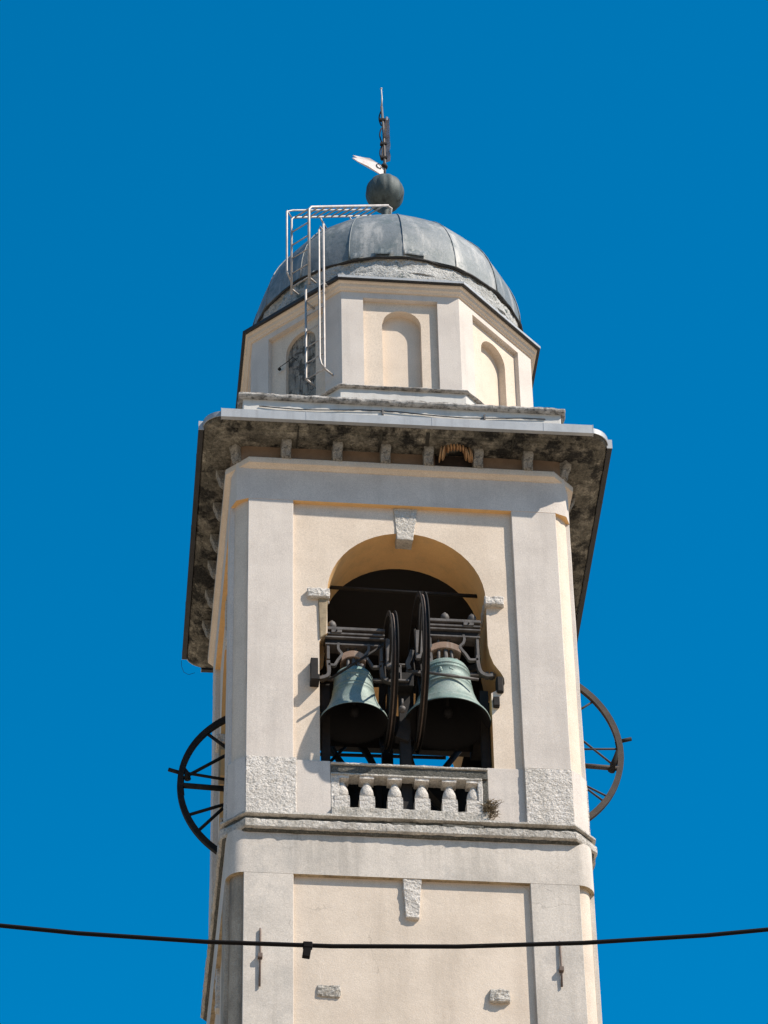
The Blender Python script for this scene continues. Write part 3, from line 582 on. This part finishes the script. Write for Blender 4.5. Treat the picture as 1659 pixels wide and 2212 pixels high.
def church_bell(label, ax, Rl, zl, zt, cx, cy, wx, wR, s, xo, beam, rods, group):
    """bell hung in an iron frame; axle along x at (cy, ax); s = +1 when the wheel is on the left; xo = outer end of the axle"""
    base = (cx, cy, Z0 + ax); O = Vector((cx, cy, ax))
    E = thing('church_bell', label, 'bell', base, group)
    def part(nm, mb, m_, **k):
        mb.v = [(x - O.x, y - O.y, z - O.z) for x, y, z in mb.v]; return obj(nm, mb, m_, E, **k)
    po, pi_ = bell_prof(Rl, zl, zt)
    bm_ = MB().lathe([(r, z) for r, z in po], (cx, cy, 0), 64)
    body = part('bell_body', bm_, 'bronze_patina')
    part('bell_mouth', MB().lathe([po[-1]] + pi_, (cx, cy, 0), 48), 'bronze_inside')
    rb = MB()                                         # cast relief and inscription band, unreadable from below
    rs = Rl * .53
    for i in range(26):
        a = -math.pi / 2 - 1.0 + i * .08; r = rs * 1.04; z = zt - (zt - zl) * .152
        if i % 5 != 3: rb.box(cx + r * math.cos(a) - .010, cx + r * math.cos(a) + .010, cy + r * math.sin(a) - .006, cy + r * math.sin(a) + .006, z - .014, z + .014)
    for i, (da, dz) in enumerate(((-.35, .27), (-.33, .25), (-.36, .30), (-.30, .29), (.12, .26), (.17, .27), (.07, .25))):
        a = -math.pi / 2 + da; r = rs * 1.065; z = zt - (zt - zl) * dz; rb.ball((cx + r * math.cos(a), cy + r * math.sin(a), z), .026 if i < 4 else .018, 8, 6, 1.5)
    part('cast_relief', rb, 'bronze_patina')['kind'] = 'stuff'
    x0, x1, zb1, zb0 = beam
    dpt = .11
    part('headstock', MB().box(x0, x1, cy - dpt * .7, cy + dpt, zb0, zb0 + (zb1 - zb0) * .36), 'iron_black', bevel=.008)
    part('counterweight', MB().box(x0 + .01, x1 - .01, cy - dpt * .35, cy + dpt * .9, zb0 + (zb1 - zb0) * .36, zb1 - .05), 'iron_black', bevel=.006)
    part('counterweight', MB().box(x0 - .01, x1 + .01, cy - dpt * 1.06, cy + dpt, zb0 + (zb1 - zb0) * .36, zb0 + (zb1 - zb0) * .46), 'iron_grey', bevel=.006)
    part('top_plate', MB().box(x0 - .015, x1 + .015, cy - dpt * 1.1, cy + dpt, zb1 - .055, zb1), 'iron_grey', bevel=.008)
    part('flange', MB().box(x0 - .01, x1 + .01, cy - dpt * 1.08, cy + dpt, zb1 - .135, zb1 - .10), 'iron_grey', bevel=.006)
    part('flange', MB().box(x0, x1, cy - dpt * 1.03, cy + dpt * .9, zb0 - .014, zb0 + .014), 'iron_grey', bevel=.004)
    xp = x1 - .16 if s > 0 else x0 + .16
    pl_ = MB().box(xp - .075, xp + .075, cy - dpt * 1.22, cy - dpt * 1.0, zb1 - .115, zb1 - .06); part('name_plate', pl_, 'iron_grey', bevel=.004)
    part('bolt', MB().lathe([(.012, -.012), (.012, .0), (.001, .001)], (xp, cy - dpt * 1.22, zb1 - .088), 10, 'y'), 'iron_black')
    for kx in ((x0 + .27, x1 - .10) if s > 0 else (x0 + .10, )):
        kb = MB().lathe([(.001, zb1 + .15), (.02, zb1 + .14), (.022, zb1 + .125), (.05, zb1 + .105), (.064, zb1 + .06), (.06, zb1 + .02), (.05, zb1)], (kx, cy, 0), 20); kb.v = [(x, y - .06, z) for x, y, z in kb.v]; part('knob', kb, 'iron_grey')
    for sx, xx in ((-1, x0 + .02), (1, x1 - .06)):
        part('side_post', MB().box(xx, xx + .042, cy - .10, cy + .10, ax + .28, zb0), 'iron_grey', bevel=.006)
        kx_, kz_ = Rl / .6, (zb0 - ax) / .605
        fz = lambda h: ax - .065 + h * kz_
        foot = [(xx + .02, fz(.34)), (xx + .02 - sx * .005, fz(.26)), (xx + .03, fz(.12)), (xx + .03 + sx * .03, fz(.04)), (xx + .02 + sx * .12, fz(-.005)), (xx + .02 + sx * .2, fz(0))]
        part('post_foot', ribbon(foot, cy - .115, cy - .04, .05), 'iron_grey')
        path = [(cx + sx * kx_ * a, fz(h)) for a, h in ((.257, .70), (.270, .62), (.250, .55), (.205, .486), (.235, .42), (.275, .363), (.315, .29), (.345, .258))] + [(xx + .02, fz(.27))]
        part('curved_brace', ribbon(path, cy - .115, cy - .055, .036), 'iron_grey')
    kz_ = (zb0 - ax) / .605; zy = ax - .065 + .565 * kz_; yk = MB()
    hwk = Rl * .36
    up_ = [(cx + hwk * u, zy - .075 * u * u) for u in [i / 8 - 1 for i in range(17)]]
    lo_ = [(x, z - .115 - .01 * ((x - cx) / hwk) ** 2) for x, z in up_]
    yk.prism(up_ + lo_[::-1], cy - .11, cy + .11); part('wooden_yoke', yk, 'wood_yoke', bevel=.008)
    for sx in (-.42, .22): part('yoke_bolt', MB().tube([(cx + sx * hwk, cy - .04, zy - .05), (cx + sx * hwk, cy - .04, zy + .09)], .018, 8), 'iron_grey')
    for sx in (-.5, .0, .06, .45): part('crown_strap', MB().tube([(cx + sx * hwk, cy - .06, zt - .01), (cx + sx * hwk * .8, cy - .06, zy - .06)], .026, 8), 'iron_grey')
    part('crown_ball', MB().ball((cx + hwk * .62, cy - .12, zt + .05), .05, 12, 8, 1.2), 'iron_grey')
    xa = wx - s * .17
    part('axle', MB().tube([(min(xo, xa), cy, ax), (max(xo, xa), cy, ax)], .036, 12), 'iron_grey') if abs(s) else None
    part('crank_arm', ribbon([(xa + s * .045, ax + .02), (xa + s * .02, ax + .12), (xa + s * .06, ax + .24), (xa + s * .09, ax + .36)], cy - .06, cy - .02, .06), 'iron_grey')
    for dxx in (.04, .10): part('axle_collar', MB().lathe([(.001, -.02), (.06, -.02), (.06, .02), (.001, .02)], (xo - (1 if xo > cx else -1) * dxx * 1.2, cy, ax), 16, 'x'), 'iron_grey')
    # clapper
    part('clapper', MB().tube([(cx, cy, zt - .1), (cx + .01, cy, zl + .26)], .03, 8).ball((cx + .012, cy, zl + .2), .075, 12, 8, 1.2), 'bronze_inside')
    # wheel
    st = []
    rp = wR - .08
    for a in range(0, 360, 60): st.append((.08, R_(a + 15), rp, R_(a + 15), .017))
    for a in (15, 75, 195, 255): st.append((.35, R_(a + 0), rp, R_(a + 42), .013))
    wheel_mesh(E, (wx - cx, 0, 0), wR, .10, 'x', st)
    part('wheel_web', MB().box(wx - .05, wx + .05, cy - .20, cy - .14, ax + .1, ax + .62), 'iron_grey', bevel=.01)
    for p0, p1, rd in rods: part('tie_rod', MB().tube([p0, p1], rd, 8), 'iron_grey' if rd > .02 else 'iron_black')
    return E
def ribbon(path, y0, y1, wdt):
    b = MB(); L_, R2 = [], []
    P2 = [Vector(p) for p in path]
    fine = []
    for i in range(len(P2) - 1):
        p0, p1, p2, p3 = P2[max(i - 1, 0)], P2[i], P2[i + 1], P2[min(i + 2, len(P2) - 1)]
        for k in range(4):
            t = k / 4; fine.append(.5 * ((2 * p1) + (-p0 + p2) * t + (2 * p0 - 5 * p1 + 4 * p2 - p3) * t * t + (-p0 + 3 * p1 - 3 * p2 + p3) * t ** 3))
    fine.append(P2[-1])
    for i, p in enumerate(fine):
        d = (fine[min(i + 1, len(fine) - 1)] - fine[max(i - 1, 0)]).normalized(); nn = Vector((-d.y, d.x)) * wdt / 2
        L_.append(p + nn); R2.append(p - nn)
    rings = [[(l.x, y0, l.y), (r.x, y0, r.y), (r.x, y1, r.y), (l.x, y1, l.y)] for l, r in zip(L_, R2)]
    b.loft(rings, caps=(True, True)); return b
G = 'bells hanging in the belfry arches'
church_bell('larger green bronze bell on the right of the front arch, unbroken sunlight on its shoulder', -4.885, .61, -5.765, -4.81, .575, -2.27, .185, 1.15, 1, 1.28,
            (.315, 1.075, -3.975, -4.28), [((.19, -2.68, -5.185), (.985, -2.68, -5.28), .021)], G)
church_bell('smaller green bronze bell on the left of the front arch, striped by dark shadows', -5.065, .485, -5.825, -4.98, -.735, -2.27, -.235, 1.0, -1, -1.28,
            (-1.135, -.30, -4.215, -4.52), [((-1.12, -2.68, -5.40), (-.34, -2.68, -4.74), .019)], G)
def side_bell(label, cx, cy, cz, R, s, struts):
    E = thing('church_bell', label, 'bell', (cx, cy, Z0 + cz), G)
    po, pi_ = bell_prof(.62, -.95, .0)
    off = -.62 * (1 if cy < -.5 else -1)
    obj('bell_body', MB().lathe(po, (0, -off, 0), 40), 'bronze_patina', E); obj('bell_mouth', MB().lathe([po[-1]] + pi_, (0, -off, 0), 32), 'bronze_inside', E)
    obj('headstock', MB().box(-.5, .5, -off - .45, -off + .45, .55, .95), 'iron_black', E, bevel=.01)
    obj('axle', MB().tube([(0, -.12, 0), (0, -off * 2, 0)], .04, 10), 'iron_grey', E)
    st = []
    for (x0, z0), (x1, z1), rd in struts:
        st.append((math.hypot(x0 - cx, z0 - cz), math.atan2(z0 - cz, x0 - cx), math.hypot(x1 - cx, z1 - cz), math.atan2(z1 - cz, x1 - cx), rd))
    A = {1: 0, -1: math.pi}[s]
    for a in (75, 105, 255, 285): st.append((.1, R_(a), R - .05, R_(a), .02))
    w_ = wheel_mesh(E, (0, 0, 0), R, .07, 'y', st, 'iron_black' if s < 0 else 'iron_brown', channel=False, rim=.085)
    q = lambda r, a: (r * math.cos(a), 0, r * math.sin(a))
    a = A + R_(-s * -8); p0, p1 = q(R - .03, a), q(R + .15, a + R_(-s * -1)); obj('peg', MB().tube([p0, p1], .03, 8), 'iron_black', w_)
    hb = MB().tube([q(R - .04, A + s * R_(13)), q(R - .12, A + s * R_(9)), q(R - .15, A + s * R_(4))], .022, 8, r2=.05) if s < 0 else MB().tube([q(R - .03, A + s * R_(6)), q(R - .10, A + s * R_(-2)), q(R - .16, A + s * R_(-13))], .03, 8, r2=.055)
    obj('rope_clamp', hb, 'iron_black', w_)
    obj('rim_plate', MB().loft([[q(R - .10, A + R_(a_)) for a_ in (-4, 0, 4, 8)], [q(R - .02, A + R_(a_)) for a_ in (-4, 0, 4, 8)]], closed=False), 'iron_black', w_)
    return E
side_bell('bell in the left arch, black spoked wheel standing out against the sky', -1.60, .0, -5.35, 1.49, -1, [((-2.3, -4.73), (-2.69, -4.40), .025), ((-2.3, -4.73), (-3.02, -5.25), .025), ((-2.3, -5.245), (-3.02, -5.135), .024), ((-2.3, -5.40), (-3.06, -5.365), .045), ((-2.3, -5.63), (-2.95, -5.90), .025), ((-2.3, -5.60), (-2.79, -6.18), .025)])
side_bell('bell in the right arch, brown spoked wheel standing out against the sky', 1.70, -1.0, -5.20, 1.58, 1, [((2.55, -4.55), (2.94, -4.24), .016), ((2.55, -4.85), (3.17, -5.46), .016), ((2.55, -5.16), (3.21, -5.12), .016), ((2.55, -5.44), (3.20, -5.47), .04), ((2.60, -5.74), (3.05, -6.0), .016), ((2.60, -5.75), (2.98, -6.09), .016)])

# fixed iron bell frame
F = thing('bell_scaffold', 'black iron scaffold of posts and beams carrying the bells inside the belfry', 'bell scaffold', (0, -1.9, Z0 - 7.6))
def fobj(nm, mb, m_='iron_black', **k):
    mb.v = [(x, y + 1.9, z + 7.6) for x, y, z in mb.v]; return obj(nm, mb, m_, F, **k)
fobj('post', MB().box(-.10, .05, -2.35, -2.2, -7.6, -5.10))
fobj('post', MB().box(-.08, .08, .2, .36, -7.6, -4.4)); 
for x in (-1.12, 1.12): fobj('post', MB().box(x - .06, x + .06, -2.2, -2.06, -7.6, -5.1))
fobj('beam', MB().box(-1.58, 1.58, .45, .75, -4.08, -3.60))
fobj('beam', MB().box(-1.5, 1.5, -.35, -.1, -4.62, -4.36))
fobj('plank', MB().box(-1.58, -.03, .30, .36, -5.6, -4.62)); fobj('plank', MB().box(.12, 1.58, .30, .36, -5.6, -4.62)); fobj('plank', MB().box(-.03, .12, .30, .36, -5.6, -5.02))
fobj('beam', MB().box(-1.5, 1.5, -1.55, -1.4, -5.42, -5.22))
for x0, x1 in ((-.45, -.10), (.55, .2)): fobj('brace', MB().tube([(x0 * 2.2, .3, -4.1), (x1 * 1.0, .3, -5.6)], .05, 6))
fobj('brace', MB().tube([(-1.1, .2, -5.0), (-.55, .2, -4.3)], .025, 6)); fobj('brace', MB().tube([(-.85, .2, -4.3), (-.5, .2, -5.2)], .025, 6))
fobj('bearing', MB().box(-1.36, -1.235, -2.60, -2.33, -5.33, -5.24), 'iron_black', bevel=.006); fobj('bearing', MB().box(-1.355, -1.25, -2.53, -2.38, -5.24, -4.90), 'iron_black', bevel=.006)
fobj('bearing', MB().box(1.27, 1.37, -2.46, -2.30, -5.30, -5.02), 'iron_black', bevel=.02); fobj('bearing', MB().box(1.21, 1.30, -2.48, -2.38, -5.56, -5.40), 'iron_black', bevel=.01)
fobj('bearing', MB().box(-.155, .09, -2.52, -2.3, -5.32, -5.08), 'iron_black', bevel=.01)
fobj('cross_arm', MB().box(-.18, .02, -2.56, -2.5, -5.26, -5.235), 'iron_grey'); fobj('cross_arm', MB().box(-.10, -.082, -2.56, -2.5, -5.235, -4.97), 'iron_grey'); fobj('cross_arm', MB().box(-.15, -.03, -2.56, -2.5, -4.98, -4.96), 'iron_grey')
st_ = MB().ball((-.09, -2.6, -5.80), .055, 14, 8); st_.tube([(-.09, -2.6, -5.75), (-.085, -2.6, -5.62)], .016, 6); fobj('striker', st_, 'iron_grey')
fobj('striker_box', MB().prism([(-.17, -6.12), (-.11, -5.93), (.05, -6.03), (.01, -6.19)], -2.40, -2.25), 'iron_black', bevel=.006)
# ------------------------------------------------------------------ small things
H = thing('honeycomb', 'wild honeycomb of brown waxy slabs under the cornice between two stone brackets', 'honeycomb', (.80, -2.62, Z0 - 1.0))
HO = (.80, -2.62, -1.0)
obj('cavity', MB().box(.50 - HO[0], 1.05 - HO[0], -2.497 - HO[1], -2.49 - HO[1], -1.25 - HO[2], -.99 - HO[2]), 'cavity', H)
combs = [(.565, -2.64, .115, -1.09, .13), (.615, -2.66, .105, -1.07, .15), (.67, -2.70, .06, -1.02, .06), (.715, -2.72, .055, -1.01, .05), (.76, -2.725, .055, -1.005, .05), (.805, -2.725, .055, -1.005, .05), (.85, -2.72, .055, -1.01, .05), (.895, -2.71, .06, -1.02, .06), (.935, -2.66, .09, -1.07, .12), (.965, -2.655, .10, -1.08, .13), (.995, -2.65, .10, -1.08, .13), (1.02, -2.63, .09, -1.08, .11)]
for i, (x, y, dy, z, dz) in enumerate(combs):
    b = MB(); b.lathe([(max(math.sin(math.pi * k / 8), .02), -math.cos(math.pi * k / 8)) for k in range(9)], n=12)
    o = obj('comb', MB().add([(vx * .020, vy * dy * 1.1, vz * dz * 1.12) for vx, vy, vz in b.v], b.f, True), 'comb_wax', H)
    o.location = (x - HO[0], y - HO[1], z - HO[2]); o.rotation_euler = (random.uniform(-.1, .1) - .35, random.uniform(-.08, .08) + (.22 if x < .64 else -.12), random.uniform(-.15, .15))
D = thing('dry_plant', 'tuft of dry brown stems rooted at the right end of the stone balustrade', 'plant', (1.10, -2.50, Z0 - 7.42))
b = MB(); rnd = random.Random(3)
for i in range(200):
    a = rnd.uniform(0, 2 * math.pi); ln = rnd.uniform(.04, .12) if i < 185 else rnd.uniform(.14, .22); el = rnd.uniform(-.9, 1.4)
    p0 = Vector((rnd.gauss(0, .038), rnd.gauss(0, .025), rnd.gauss(.03, .075))); d = Vector((math.cos(a) * math.cos(el), -abs(math.sin(a) * math.cos(el)) * .6, math.sin(el)))
    p1 = p0 + d * ln * .5 + Vector((rnd.gauss(0, .02), 0, .02)); p2 = p1 + d * ln * .5 + Vector((rnd.gauss(0, .03), 0, -.04 * rnd.random()))
    b.tube([p0, p1, p2], .005, 3, r2=.003)
obj('stems', b, 'dry_stem', D)
O_ = (-3.69, -30.762, -28.43)
CB = thing('overhead_cable', 'black overhead cable sagging across the picture below the belfry', 'cable', (O_[0], O_[1], Z0 + O_[2]))
pts = []
for i in range(61):
    x = -18 + i * .48; u = x - (-3.9); pts.append((x - O_[0], 0, -28.434 + .0395 * u * u - O_[2] if abs(u) < 3 else (-28.434 + .0395 * 9 + (abs(u) - 3) * .237) - O_[2]))
obj('cable_line', MB().tube(pts, .0088, 8), 'cable_black', CB)
o = obj('cable_tag', MB().box(-.018, .012, -.010, .010, -.058, -.010), 'cable_black', CB, bevel=.003); o.rotation_euler = (0, R_(8), 0)
obj('cable_clip', MB().box(-.022, .014, -.012, .012, -.016, .011), 'cable_black', CB, bevel=.003)

cy = scene.cycles
scene.render.engine = 'CYCLES'
cy.max_bounces = 8
